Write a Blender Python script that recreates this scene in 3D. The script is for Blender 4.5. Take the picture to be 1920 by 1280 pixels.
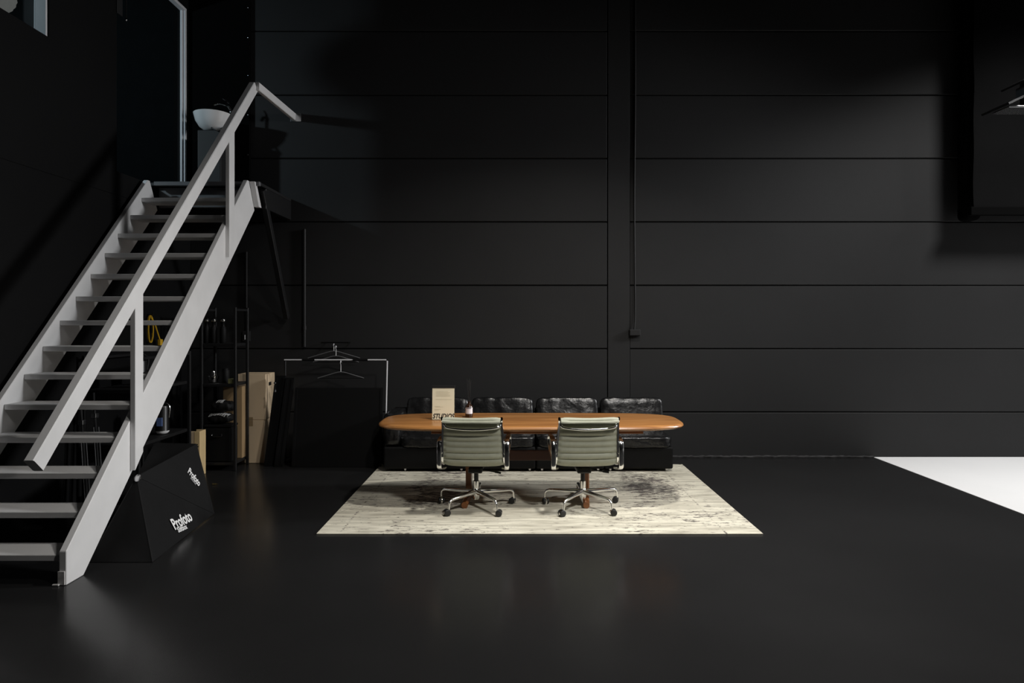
import bpy, bmesh, math, random
from mathutils import Vector, Matrix, noise

for o in list(bpy.data.objects):
    bpy.data.objects.remove(o, do_unlink=True)
SC = bpy.context.scene
COL = SC.collection
R = math.radians
# ------------------------------------------------------------------ camera
F, H = 1236.0, 1.60          # focal length in px of the 1920 frame, eye height
VX, VY = 966.0, 602.0        # vanishing point of the depth axis
WALL = 7.755                 # distance of the back wall
cd = bpy.data.cameras.new('camera')
cd.sensor_width = 36.0
cd.lens = F / 1920 * 36
cd.shift_x = -(VX - 960) / 1920
cd.shift_y = -(640 - VY) / 1920
cd.clip_start = 0.05
cam = bpy.data.objects.new('camera', cd)
COL.objects.link(cam)
cam.location = (0, 0, H)
cam.rotation_euler = (R(90), 0, 0)
SC.camera = cam
# ------------------------------------------------------------------ world, lights, exposure
w = bpy.data.worlds.new('world')
SC.world = w
w.use_nodes = True
w.node_tree.nodes['Background'].inputs[0].default_value = (0.5, 0.52, 0.55, 1)
w.node_tree.nodes['Background'].inputs[1].default_value = 0.0
SC.view_settings.view_transform = 'Standard'
SC.view_settings.look = 'None'
SC.view_settings.exposure = 0.0
SC.view_settings.gamma = 1.0
SC.view_settings.use_curve_mapping = False


def area_light(name, loc, size, power, color=(1, 1, 1), target=None, spread=180, shape='DISK'):
    d = bpy.data.lights.new(name, 'AREA')
    d.shape = shape
    d.size = size
    d.energy = power
    d.color = color
    d.spread = R(spread)
    o = bpy.data.objects.new(name, d)
    COL.objects.link(o)
    o.location = loc
    if target is not None:
        o.rotation_euler = (Vector(target) - Vector(loc)).to_track_quat('-Z', 'Y').to_euler()
    return o


area_light('ceiling_lamp_over_table', (1.3, 4.2, 5.5), 0.30, 60, (1.0, 0.96, 0.90), (0.4, 4.9, 0), 104)
area_light('ceiling_lamp_over_camera', (2.2, 1.5, 4.9), 0.50, 50, (1.0, 0.97, 0.93), (1.3, 4.5, 0.2), 92)
area_light('studio_lamp_facing_stairs', (7.8, 5.5, 4.3), 1.0, 74, (0.98, 0.99, 1.0), (-2.7, 5.2, 1.4), 66)
area_light('ceiling_lamp_over_white_floor', (6.4, 5.0, 5.7), 1.2, 160, (1.0, 0.99, 0.98), (6.0, 5.8, 0.3), 118)
area_light('upper_room_lamp', (-6.0, 5.0, 4.45), 0.16, 42, (0.72, 0.9, 1.0), (-3.0, 6.9, 4.2))

# ------------------------------------------------------------------ materials
M = {}


def mat(name, col, rough=0.5, metal=0.0, spec=0.5, var=0.0, vscale=6.0, vstretch=(1, 1, 1), bump=0.0, bscale=40.0,
        rvar=0.0, coat=0.0, emit=None):
    m = bpy.data.materials.new(name)
    m.use_nodes = True
    nt = m.node_tree
    b = nt.nodes['Principled BSDF']
    b.inputs['Base Color'].default_value = (*col, 1)
    b.inputs['Roughness'].default_value = rough
    b.inputs['Metallic'].default_value = metal
    b.inputs['Specular IOR Level'].default_value = spec
    b.inputs['Coat Weight'].default_value = coat
    tc = nt.nodes.new('ShaderNodeTexCoord')
    mp = nt.nodes.new('ShaderNodeMapping')
    mp.inputs['Scale'].default_value = vstretch
    nt.links.new(tc.outputs['Object'], mp.inputs['Vector'])
    nz = nt.nodes.new('ShaderNodeTexNoise')
    nz.inputs['Scale'].default_value = vscale
    nz.inputs['Detail'].default_value = 6
    nt.links.new(mp.outputs['Vector'], nz.inputs['Vector'])
    rp = nt.nodes.new('ShaderNodeValToRGB')
    v = max(var, 0.03)
    rp.color_ramp.elements[0].position = 0.3
    rp.color_ramp.elements[1].position = 0.7
    rp.color_ramp.elements[0].color = (*[c * (1 - v) for c in col], 1)
    rp.color_ramp.elements[1].color = (*[min(1, c * (1 + v)) for c in col], 1)
    nt.links.new(nz.outputs['Fac'], rp.inputs['Fac'])
    nt.links.new(rp.outputs['Color'], b.inputs['Base Color'])
    if rvar > 0:
        mr = nt.nodes.new('ShaderNodeMapRange')
        mr.inputs['From Min'].default_value = 0.3
        mr.inputs['From Max'].default_value = 0.7
        mr.inputs['To Min'].default_value = max(0.02, rough - rvar)
        mr.inputs['To Max'].default_value = min(1, rough + rvar)
        nt.links.new(nz.outputs['Fac'], mr.inputs['Value'])
        nt.links.new(mr.outputs['Result'], b.inputs['Roughness'])
    if bump > 0:
        n2 = nt.nodes.new('ShaderNodeTexNoise')
        n2.inputs['Scale'].default_value = bscale
        n2.inputs['Detail'].default_value = 5
        nt.links.new(mp.outputs['Vector'], n2.inputs['Vector'])
        bp = nt.nodes.new('ShaderNodeBump')
        bp.inputs['Strength'].default_value = bump
        bp.inputs['Distance'].default_value = 0.01
        nt.links.new(n2.outputs['Fac'], bp.inputs['Height'])
        nt.links.new(bp.outputs['Normal'], b.inputs['Normal'])
    if emit:
        b.inputs['Emission Color'].default_value = (*emit[0], 1)
        b.inputs['Emission Strength'].default_value = emit[1]
    M[name] = m
    return m


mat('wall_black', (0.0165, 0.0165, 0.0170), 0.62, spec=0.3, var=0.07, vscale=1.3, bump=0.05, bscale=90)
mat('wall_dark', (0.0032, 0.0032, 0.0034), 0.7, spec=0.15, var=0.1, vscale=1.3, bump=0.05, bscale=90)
mat('paint_bead', (0.055, 0.054, 0.055), 0.3, spec=0.5, var=0.5, vscale=22)
mat('joint_black', (0.003, 0.003, 0.003), 0.9, spec=0.1)
mat('floor_black', (0.0150, 0.0149, 0.0152), 0.22, spec=0.2, var=0.10, vscale=0.9, rvar=0.05, bump=0.012, bscale=5)
mat('floor_white', (0.84, 0.84, 0.84), 0.6, spec=0.2, var=0.02, vscale=0.7)
mat('stair_paint', (0.72, 0.715, 0.715), 0.5, var=0.04, vscale=5, bump=0.05, bscale=30)
mat('frame_white', (0.68, 0.68, 0.70), 0.45, var=0.04, vscale=5)
mat('black_steel', (0.006, 0.006, 0.0065), 0.5, var=0.1)
mat('black_paint', (0.007, 0.007, 0.0075), 0.6, var=0.1)
mat('velvet_black', (0.0022, 0.0022, 0.0022), 0.95, spec=0.05)
mat('cloth_black', (0.0042, 0.0042, 0.0044), 0.8, spec=0.15, var=0.15, vscale=3, bump=0.1, bscale=20)
mat('nylon_black', (0.0042, 0.0042, 0.0045), 0.65, spec=0.25, var=0.15, vscale=5, bump=0.25, bscale=9)
mat('board_black', (0.0018, 0.0018, 0.0019), 0.8, spec=0.2)
mat('chrome', (0.86, 0.86, 0.85), 0.07, metal=1.0, var=0.02)
mat('polished', (0.88, 0.88, 0.87), 0.17, metal=1.0, var=0.02)
mat('steel', (0.62, 0.62, 0.63), 0.25, metal=1.0, var=0.04)
mat('rubber', (0.012, 0.012, 0.012), 0.5)
mat('gas_black', (0.006, 0.006, 0.006), 0.35)
mat('sage', (0.43, 0.44, 0.345), 0.5, spec=0.35, var=0.05, vscale=20, bump=0.06, bscale=250)
mat('leather', (0.008, 0.008, 0.0085), 0.27, spec=0.55, var=0.2, vscale=14, bump=0.25, bscale=38, rvar=0.06)
mat('sofa_base', (0.0022, 0.0022, 0.0024), 0.55, spec=0.2, var=0.2, vscale=9, bump=0.1, bscale=60)
mat('cardboard', (0.68, 0.53, 0.36), 0.85, spec=0.1, var=0.10, vscale=3, vstretch=(1, 1, 0.4), bump=0.05, bscale=90)
mat('cardboard_shaded', (0.30, 0.205, 0.11), 0.85, spec=0.1, var=0.10, vscale=3)  # brown deepened in colour for the shade at the back of the shelf
mat('tape', (0.36, 0.25, 0.14), 0.35)
mat('pale_wood', (0.62, 0.46, 0.24), 0.6, var=0.08, vscale=9, vstretch=(1, 1, 0.15))
mat('ink', (0.006, 0.006, 0.006), 0.6)
mat('print_white', (0.82, 0.82, 0.82), 0.6)
mat('print_grey', (0.30, 0.30, 0.31), 0.6)
mat('paper', (0.90, 0.83, 0.62), 0.55, spec=0.25, var=0.02)
mat('paper_line', (0.50, 0.45, 0.31), 0.6)
mat('ceramic', (0.80, 0.80, 0.80), 0.12, spec=0.5)
mat('label_white', (0.82, 0.80, 0.84), 0.6)
mat('amber', (0.028, 0.011, 0.005), 0.08, coat=0.5)
mat('yellow', (0.62, 0.36, 0.015), 0.5)
mat('blue', (0.10, 0.16, 0.36), 0.5)
mat('lantern', (0.42, 0.42, 0.40), 0.8, var=0.25, vscale=9, bump=0.3, bscale=14, emit=((1.0, 0.97, 0.92), 0.10))
mat('grey_plastic', (0.12, 0.12, 0.125), 0.5)
mat('olive_box', (0.20, 0.20, 0.09), 0.6)
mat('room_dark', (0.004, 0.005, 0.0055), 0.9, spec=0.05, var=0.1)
mat('brass', (0.75, 0.58, 0.25), 0.3, metal=1.0)
mat('tape_white', (0.55, 0.54, 0.53), 0.5, var=0.3, vscale=30)


def wood_mat(name, c1, c2, c3, rough):
    m = bpy.data.materials.new(name)
    m.use_nodes = True
    nt = m.node_tree
    b = nt.nodes['Principled BSDF']
    b.inputs['Roughness'].default_value = rough
    b.inputs['Coat Weight'].default_value = 0.25
    b.inputs['Coat Roughness'].default_value = 0.2
    tc = nt.nodes.new('ShaderNodeTexCoord')
    mp = nt.nodes.new('ShaderNodeMapping')
    mp.inputs['Scale'].default_value = (0.55, 7, 7)
    nt.links.new(tc.outputs['Object'], mp.inputs['Vector'])
    n1 = nt.nodes.new('ShaderNodeTexNoise')
    n1.inputs['Scale'].default_value = 2.4
    n1.inputs['Detail'].default_value = 9
    n1.inputs['Distortion'].default_value = 0.6
    nt.links.new(mp.outputs['Vector'], n1.inputs['Vector'])
    rp = nt.nodes.new('ShaderNodeValToRGB')
    e = rp.color_ramp.elements
    e[0].position, e[0].color = 0.28, (*c1, 1)
    e[1].position, e[1].color = 0.74, (*c3, 1)
    k = e.new(0.5)
    k.color = (*c2, 1)
    nt.links.new(n1.outputs['Fac'], rp.inputs['Fac'])
    nt.links.new(rp.outputs['Color'], b.inputs['Base Color'])
    M[name] = m


wood_mat('teak', (0.24, 0.095, 0.026), (0.36, 0.155, 0.045), (0.48, 0.225, 0.072), 0.32)
wood_mat('teak_shaded', (0.04, 0.011, 0.004), (0.055, 0.015, 0.006), (0.07, 0.02, 0.008), 0.5)  # teak darkened in colour for the shade under the tabletop
wood_mat('teak_leg', (0.17, 0.055, 0.016), (0.24, 0.085, 0.024), (0.30, 0.115, 0.034), 0.4)


def rug_material():
    m = bpy.data.materials.new('rug_weave')
    m.use_nodes = True
    nt = m.node_tree
    N, L = nt.nodes, nt.links
    b = N['Principled BSDF']
    b.inputs['Roughness'].default_value = 0.9
    b.inputs['Specular IOR Level'].default_value = 0.1
    tc = N.new('ShaderNodeTexCoord')
    sx = N.new('ShaderNodeSeparateXYZ')
    L.new(tc.outputs['Object'], sx.inputs[0])

    def nz(scale, stretch, detail=7, off=(0, 0, 0), rough=0.6):
        mp = N.new('ShaderNodeMapping')
        mp.inputs['Scale'].default_value = stretch
        mp.inputs['Location'].default_value = off
        L.new(tc.outputs['Object'], mp.inputs['Vector'])
        n = N.new('ShaderNodeTexNoise')
        n.inputs['Scale'].default_value = scale
        n.inputs['Detail'].default_value = detail
        n.inputs['Roughness'].default_value = rough
        L.new(mp.outputs['Vector'], n.inputs['Vector'])
        return n.outputs['Fac']

    def mth(op, a, c=None, clamp=False):
        n = N.new('ShaderNodeMath')
        n.operation = op
        n.use_clamp = clamp
        for i, v in enumerate((a, c)):
            if v is None:
                continue
            if isinstance(v, (int, float)):
                n.inputs[i].default_value = v
            else:
                L.new(v, n.inputs[i])
        return n.outputs[0]

    def ramp(v, lo, hi):
        n = N.new('ShaderNodeMapRange')
        n.interpolation_type = 'SMOOTHSTEP'
        n.inputs['From Min'].default_value = lo
        n.inputs['From Max'].default_value = hi
        L.new(v, n.inputs['Value'])
        return n.outputs['Result']

    def band(axis, c, hw, soft):
        d = mth('ABSOLUTE', mth('SUBTRACT', axis, c))
        return mth('SUBTRACT', 1.0, ramp(d, hw, hw + soft))
    X, Y = sx.outputs[0], sx.outputs[1]
    wob = mth('MULTIPLY', mth('SUBTRACT', nz(2.2, (0.3, 1, 1), 3), 0.5), 0.35)
    XW = mth('ADD', X, wob)
    # dark worn bands along the depth of the rug
    bl = mth('MULTIPLY', band(XW, -0.92, 0.13, 0.16), band(Y, 0.35, 0.75, 0.35))
    br = mth('MULTIPLY', band(XW, 1.10, 0.14, 0.16), band(Y, 0.45, 0.55, 0.45))
    bands = mth('MAXIMUM', bl, mth('MULTIPLY', br, 1.0))
    streak = nz(7.0, (0.8, 5.5, 1), 8, (3, 1, 0), 0.7)
    fleck = nz(30.0, (0.55, 1.2, 1), 8, (0, 7, 0), 0.7)
    blot = nz(1.5, (0.7, 1.3, 1), 4, (5, 2, 0))
    # in bands threshold is low, elsewhere high
    thr = mth('SUBTRACT', 0.580, mth('MULTIPLY', bands, 0.068))
    thr = mth('SUBTRACT', thr, mth('MULTIPLY', ramp(blot, 0.42, 0.66), 0.07))
    mixn = mth('ADD', mth('MULTIPLY', streak, 0.42), mth('MULTIPLY', fleck, 0.58))
    dark = ramp(mth('SUBTRACT', mixn, thr), -0.015, 0.05)
    # thin frame lines of the faded border
    lines = mth('MAXIMUM', band(X, -1.50, 0.004, 0.008), band(X, 1.40, 0.004, 0.008))
    dark = mth('MAXIMUM', dark, mth('MULTIPLY', lines, ramp(fleck, 0.5, 0.58)))
    base = N.new('ShaderNodeValToRGB')
    e = base.color_ramp.elements
    e[0].position, e[0].color = 0.36, (0.36, 0.335, 0.27, 1)
    e[1].position, e[1].color = 0.58, (0.70, 0.665, 0.55, 1)
    L.new(mth('ADD', mth('MULTIPLY', nz(4.0, (0.6, 4, 1), 8, (1, 9, 0)), 0.7), mth('MULTIPLY', blot, 0.3)), base.inputs['Fac'])
    mx = N.new('ShaderNodeMix')
    mx.data_type = 'RGBA'
    L.new(mth('MULTIPLY', dark, 0.86), mx.inputs['Factor'])
    L.new(base.outputs['Color'], mx.inputs['A'])
    mx.inputs['B'].default_value = (0.055, 0.042, 0.045, 1)
    L.new(mx.outputs['Result'], b.inputs['Base Color'])
    bp = N.new('ShaderNodeBump')
    bp.inputs['Strength'].default_value = 0.2
    bp.inputs['Distance'].default_value = 0.003
    L.new(nz(120, (1, 1, 1), 2), bp.inputs['Height'])
    L.new(bp.outputs['Normal'], b.inputs['Normal'])
    M['rug'] = m


rug_material()


def glass_material(name, tint, refl_rough=0.03):
    m = bpy.data.materials.new(name)
    m.use_nodes = True
    nt = m.node_tree
    for n in list(nt.nodes):
        nt.nodes.remove(n)
    out = nt.nodes.new('ShaderNodeOutputMaterial')
    mx = nt.nodes.new('ShaderNodeMixShader')
    lw = nt.nodes.new('ShaderNodeLayerWeight')
    lw.inputs['Blend'].default_value = 0.5
    pw = nt.nodes.new('ShaderNodeMath')
    pw.operation = 'POWER'
    nt.links.new(lw.outputs['Facing'], pw.inputs[0])
    pw.inputs[1].default_value = 4.0
    fr = nt.nodes.new('ShaderNodeMath')
    fr.operation = 'MULTIPLY_ADD'
    nt.links.new(pw.outputs[0], fr.inputs[0])
    fr.inputs[1].default_value = 0.8
    fr.inputs[2].default_value = 0.03
    t = nt.nodes.new('ShaderNodeBsdfTransparent')
    t.inputs['Color'].default_value = (*tint, 1)
    g = nt.nodes.new('ShaderNodeBsdfGlossy')
    g.inputs['Roughness'].default_value = refl_rough
    nt.links.new(fr.outputs[0], mx.inputs[0])
    nt.links.new(t.outputs[0], mx.inputs[1])
    nt.links.new(g.outputs[0], mx.inputs[2])
    nt.links.new(mx.outputs[0], out.inputs[0])
    M[name] = m


glass_material('glass', (0.92, 0.95, 0.95))
glass_material('acrylic', (0.97, 0.97, 0.97))


# ------------------------------------------------------------------ geometry helpers
def at(px, py, d):
    """photo pixel at distance d -> world point"""
    return Vector(((px - VX) * d / F, d, H - (py - VY) * d / F))


def NB():
    return bmesh.new()


def box(bm, x0, x1, y0, y1, z0, z1, bev=0.0, seg=2, mtx=None):
    r = bmesh.ops.create_cube(bm, size=1.0)
    vs = r['verts']
    for v in vs:
        v.co = Vector(((x0 + x1) / 2 + v.co.x * (x1 - x0), (y0 + y1) / 2 + v.co.y * (y1 - y0), (z0 + z1) / 2 + v.co.z * (z1 - z0)))
    if mtx is not None:
        for v in vs:
            v.co = mtx @ v.co
    if bev > 0:
        es = list({e for v in vs for e in v.link_edges})
        bmesh.ops.bevel(bm, geom=es, offset=bev, segments=seg, profile=0.5, affect='EDGES')
    return bm


def prism(bm, pts, axis_vec):
    """pts: list of Vector (planar polygon), extruded by axis_vec"""
    a = [bm.verts.new(p) for p in pts]
    c = [bm.verts.new(Vector(p) + Vector(axis_vec)) for p in pts]
    n = len(pts)
    bm.faces.new(a)
    bm.faces.new(list(reversed(c)))
    for i in range(n):
        j = (i + 1) % n
        bm.faces.new((a[j], a[i], c[i], c[j]))
    bmesh.ops.recalc_face_normals(bm, faces=bm.faces[:])
    return bm


def frame_of(path, i, up):
    n = len(path)
    t = (path[min(i + 1, n - 1)] - path[max(i - 1, 0)]).normalized()
    s = t.cross(up)
    if s.length < 1e-4:
        s = t.cross(Vector((1, 0.01, 0)))
    s.normalize()
    u = s.cross(t).normalized()
    return t, s, u


def sweep(bm, path, prof, up=(0, 0, 1), cap=True, scale=None, closed=False):
    """sweep a closed 2D profile [(side, up)] along path"""
    path = [Vector(p) for p in path]
    up = Vector(up)
    rings = []
    n = len(path)
    for i, p in enumerate(path):
        if closed:
            t = (path[(i + 1) % n] - path[i - 1]).normalized()
            s = t.cross(up).normalized()
            u = s.cross(t)
        else:
            t, s, u = frame_of(path, i, up)
        k = scale[i] if scale else 1.0
        rings.append([bm.verts.new(p + s * a * k + u * c * k) for a, c in prof])
    m = len(prof)
    rng = range(n) if closed else range(n - 1)
    for i in rng:
        r0, r1 = rings[i], rings[(i + 1) % n]
        for j in range(m):
            k = (j + 1) % m
            bm.faces.new((r0[j], r0[k], r1[k], r1[j]))
    if cap and not closed:
        bm.faces.new(list(reversed(rings[0])))
        bm.faces.new(rings[-1])
    bmesh.ops.recalc_face_normals(bm, faces=bm.faces[:])
    return bm


def circ(r, n=10):
    return [(r * math.cos(2 * math.pi * i / n), r * math.sin(2 * math.pi * i / n)) for i in range(n)]


def rect(wd, ht, b=0.0):
    a, c = wd / 2, ht / 2
    if b <= 0:
        return [(-a, -c), (a, -c), (a, c), (-a, c)]
    return [(-a + b, -c), (a - b, -c), (a, -c + b), (a, c - b), (a - b, c), (-a + b, c), (-a, c - b), (-a, -c + b)]


def tube(bm, path, r, n=10, up=(0, 0, 1), scale=None):
    return sweep(bm, path, circ(r, n), up, True, scale)


def smooth_path(pts, n=8):
    """Catmull-Rom through pts"""
    pts = [Vector(p) for p in pts]
    out = []
    for i in range(len(pts) - 1):
        p0 = pts[max(i - 1, 0)]
        p1, p2 = pts[i], pts[i + 1]
        p3 = pts[min(i + 2, len(pts) - 1)]
        for k in range(n):
            t = k / n
            out.append(0.5 * ((2 * p1) + (p2 - p0) * t + (2 * p0 - 5 * p1 + 4 * p2 - p3) * t * t + (3 * p1 - p0 - 3 * p2 + p3) * t ** 3))
    out.append(pts[-1])
    return out


def lathe(bm, prof, c=(0, 0, 0), n=24, mtx=None):
    """prof: [(r, z)] around z"""
    c = Vector(c)
    rings = []
    for r, z in prof:
        rg = []
        for i in range(n):
            a = 2 * math.pi * i / n
            p = Vector((r * math.cos(a), r * math.sin(a), z))
            if mtx is not None:
                p = mtx @ p
            rg.append(bm.verts.new(p + c))
        rings.append(rg)
    for i in range(len(rings) - 1):
        for j in range(n):
            k = (j + 1) % n
            bm.faces.new((rings[i][j], rings[i][k], rings[i + 1][k], rings[i + 1][j]))
    bm.faces.new(list(reversed(rings[0])))
    bm.faces.new(rings[-1])
    bmesh.ops.remove_doubles(bm, verts=bm.verts[:], dist=1e-6)
    bmesh.ops.recalc_face_normals(bm, faces=bm.faces[:])
    return bm


def obj(name, bm, material, parent=None, smooth=False, angle=35):
    me = bpy.data.meshes.new(name)
    bm.to_mesh(me)
    bm.free()
    me.materials.append(M[material])
    if smooth:
        for p in me.polygons:
            p.use_smooth = True
        if angle < 180:
            me.set_sharp_from_angle(angle=R(angle))
    o = bpy.data.objects.new(name, me)
    COL.objects.link(o)
    if parent is not None:
        o.parent = parent
    return o


def tag(o, label=None, cat=None, group=None, kind=None):
    if label:
        o['label'] = label
    if cat:
        o['category'] = cat
    if group:
        o['group'] = group
    if kind:
        o['kind'] = kind
    return o


def thing(name, label, cat, loc=(0, 0, 0), rz=0.0, group=None):
    o = bpy.data.objects.new(name, None)
    o.empty_display_size = 0.1
    COL.objects.link(o)
    o.location = loc
    o.rotation_euler = (0, 0, rz)
    return tag(o, label, cat, group)


def copy_tree(o, parent=None):
    c = o.copy()
    COL.objects.link(c)
    c.parent = parent
    for ch in list(o.children):
        copy_tree(ch, c)
    return c


def text_mesh(name, body, size, material, mtx, parent=None, bold=0.0, shear=0.0, sx=1.0, extrude=0.0006):
    cu = bpy.data.curves.new(name, 'FONT')
    cu.body = body
    cu.size = size
    cu.offset = bold
    cu.shear = shear
    cu.extrude = extrude
    cu.align_x = 'CENTER'
    cu.resolution_u = 3
    t = bpy.data.objects.new(name, cu)
    COL.objects.link(t)
    bpy.context.view_layer.update()
    me = bpy.data.meshes.new_from_object(t.evaluated_get(bpy.context.evaluated_depsgraph_get()))
    bpy.data.objects.remove(t, do_unlink=True)
    me.transform(mtx @ Matrix.Diagonal((sx, 1, 1, 1)))
    me.materials.clear()
    me.materials.append(M[material])
    me.name = name
    o = bpy.data.objects.new(name, me)
    COL.objects.link(o)
    if parent is not None:
        o.parent = parent
    return o


def basis(origin, xdir, ydir):
    x = Vector(xdir).normalized()
    y = Vector(ydir)
    y = (y - x * y.dot(x)).normalized()
    z = x.cross(y)
    m = Matrix((x, y, z)).transposed().to_4x4()
    m.translation = Vector(origin)
    return m


# ================================================================== THE SETTING
LW = -3.82                     # left wall plane
RWX, FRONT, TOP = 9.2, -3.2, 6.6
PLAT = 3.038                   # height of the landing

tag(obj('floor', box(NB(), LW - 0.2, 4.215, FRONT, WALL + 0.2, -0.1, 0), 'floor_black'),
    'glossy black painted concrete studio floor', 'floor', kind='structure')
tag(obj('floor_white', box(NB(), 4.215, RWX, FRONT, WALL + 0.2, -0.1, 0.003), 'floor_white'),
    'bright white painted studio floor at the right', 'floor', kind='structure')
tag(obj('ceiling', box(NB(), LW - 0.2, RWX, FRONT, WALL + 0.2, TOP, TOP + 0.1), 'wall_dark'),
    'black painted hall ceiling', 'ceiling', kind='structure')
tag(obj('wall_right', box(NB(), RWX, RWX + 0.1, FRONT, WALL + 0.2, -0.1, TOP), 'floor_white'),
    'white studio wall at the right', 'wall', kind='structure')
tag(obj('wall_front', box(NB(), LW - 0.2, RWX, FRONT - 0.1, FRONT, -0.1, TOP), 'wall_dark'),
    'black wall behind the camera', 'wall', kind='structure')

# back wall: recessed backing with panels
wb = tag(obj('wall_back', box(NB(), LW - 0.2, RWX, WALL + 0.012, WALL + 0.2, -0.1, TOP), 'joint_black'),
         'black wall clad with wide horizontal panels', 'wall', kind='structure')
zs = [0.0] + [H + (VY - y) * WALL / F for y in (772.5, 653.8, 535, 416, 297, 178.3, 58.5)] + [TOP]
xa, xb = (1139 - VX) * WALL / F, (1181 - VX) * WALL / F
G = 0.006
for (x0, x1) in ((LW, xa - 0.005), (xb + 0.0, RWX)):
    for i in range(len(zs) - 1):
        obj('panel', box(NB(), x0, x1, WALL, WALL + 0.03, zs[i] + (G if i else 0), zs[i + 1] - G, 0.006, 1), 'wall_black', wb)
obj('pilaster', box(NB(), xa + 0.006, xb - 0.001, WALL - 0.001, WALL + 0.03, 0, TOP, 0.003, 1), 'wall_black', wb)
# rough paint bead along the foot of the wall
bm = NB()
rnd = random.Random(5)
pr = []
xx = 1.75
while xx < 4.215:
    pr.append((xx, WALL - 0.020 - rnd.random() * 0.012, 0.014 + rnd.random() * 0.012))
    xx += 0.035
sweep(bm, [(p[0], p[1], p[2] * 0.5) for p in pr], [(-0.02, -0.010), (0.012, -0.010), (0.018, 0.006), (-0.004, 0.012), (-0.024, 0.010)],
      scale=[0.8 + 0.5 * rnd.random() for _ in pr])
tag(obj('baseboard_back', bm, 'paint_bead', None, True),
    'uneven glossy black paint bead where wall meets floor', 'baseboard', kind='structure')

# left wall with upper doorway and window
D0, D1, DT = 6.32, 7.675, H + (VY - 15) * 7.65 / F     # doorway near/far edge, head height
W0, W1, WS = 3.0, 5.40, 3.925                         # window near/far edge, sill height
bm = NB()
T = 0.11
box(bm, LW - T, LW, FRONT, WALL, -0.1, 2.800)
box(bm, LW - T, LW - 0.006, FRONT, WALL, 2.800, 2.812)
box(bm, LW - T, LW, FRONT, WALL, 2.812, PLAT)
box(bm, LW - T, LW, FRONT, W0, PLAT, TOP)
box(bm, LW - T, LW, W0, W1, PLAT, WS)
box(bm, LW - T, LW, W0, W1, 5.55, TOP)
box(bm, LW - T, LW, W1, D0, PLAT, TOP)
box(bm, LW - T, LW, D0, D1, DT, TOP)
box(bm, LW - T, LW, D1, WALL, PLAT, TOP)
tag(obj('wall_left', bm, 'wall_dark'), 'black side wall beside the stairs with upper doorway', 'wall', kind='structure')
# upper room behind it
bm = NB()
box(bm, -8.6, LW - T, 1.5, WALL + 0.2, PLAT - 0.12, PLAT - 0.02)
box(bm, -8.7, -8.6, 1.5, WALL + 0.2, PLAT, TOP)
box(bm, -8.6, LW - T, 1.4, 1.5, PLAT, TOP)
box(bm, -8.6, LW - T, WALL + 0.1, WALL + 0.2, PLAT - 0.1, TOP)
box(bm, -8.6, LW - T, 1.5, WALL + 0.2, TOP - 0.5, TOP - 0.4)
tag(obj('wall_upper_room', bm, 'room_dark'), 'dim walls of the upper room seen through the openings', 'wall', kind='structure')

# doorway frame
dr = thing('door_1', 'white door frame at the top of the stairs', 'door frame')
dr['kind'] = 'structure'
fx0, fx1 = LW - 0.066, LW - 0.004
obj('jamb', box(NB(), fx0, fx1, D1 - 0.035, D1 - 0.0005, PLAT, DT - 0.0005, 0.004), 'frame_white', dr)
obj('door_stop', box(NB(), fx0 + 0.012, fx0 + 0.034, D1 - 0.05, D1 - 0.035, PLAT, DT - 0.036, 0.002), 'frame_white', dr)
obj('jamb', box(NB(), fx0, fx1 - 0.03, D0 + 0.0005, D0 + 0.03, PLAT, DT - 0.0005, 0.004), 'frame_white', dr)
obj('door_head', box(NB(), fx0, fx1, D0 + 0.031, D1 - 0.036, DT - 0.035, DT - 0.0005, 0.004), 'frame_white', dr)
# window in the left wall
wd = thing('window_1', 'upper internal window with white reveal', 'window')
wd['kind'] = 'structure'
obj('reveal', box(NB(), LW - 0.108, LW - 0.012, W1 - 0.02, W1 - 0.0005, WS + 0.0005, 5.549, 0.002), 'frame_white', wd)
obj('sill', box(NB(), LW - 0.108, LW - 0.06, W0, W1 - 0.0205, WS + 0.0005, WS + 0.008, 0.002), 'black_paint', wd)
obj('pane', box(NB(), LW - 0.106, LW - 0.100, W0, W1 - 0.0205, WS + 0.009, 5.549), 'glass', wd)
# round lantern in the upper room
lt = thing('pendant_lantern', 'round grey paper lantern hanging behind the upper window', 'lantern', (-4.62, 5.86, 4.50))
bm = NB()
pf = []
for i in range(25):
    a = -math.pi / 2 + math.pi * i / 24
    r = 0.155 * math.cos(a) * (1.0 + 0.02 * (1 if i % 2 else -1))
    pf.append((max(r, 0.012), 0.16 * math.sin(a)))
lathe(bm, pf, n=28)
obj('shade', bm, 'lantern', lt, True, 60)
obj('cable', tube(NB(), [(0, 0, 0.158), (0, 0, TOP - 0.5 - 4.50)], 0.006, 6, (1, 0, 0)), 'black_paint', lt)
# small key hook with cord inside the doorway side
kc = thing('cord_with_pull', 'thin cord with bright metal end beside the upper door', 'cord', at(279, 40, 6.45))
kc.location.x = LW + 0.014
obj('cord', tube(NB(), [(0, 0, 0.03), (0, 0.002, 0.30), (-0.006, 0, 0.62)], 0.005, 6, (1, 0, 0)), 'black_steel', kc)
obj('metal_end', lathe(NB(), [(0.003, 0.0), (0.008, 0.008), (0.008, 0.03), (0.003, 0.04)], n=10), 'chrome', kc, True)
obj('wall_plate', box(NB(), -0.0135, -0.004, -0.14, -0.05, 0.02, 0.2, 0.003), 'black_paint', kc)

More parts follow.
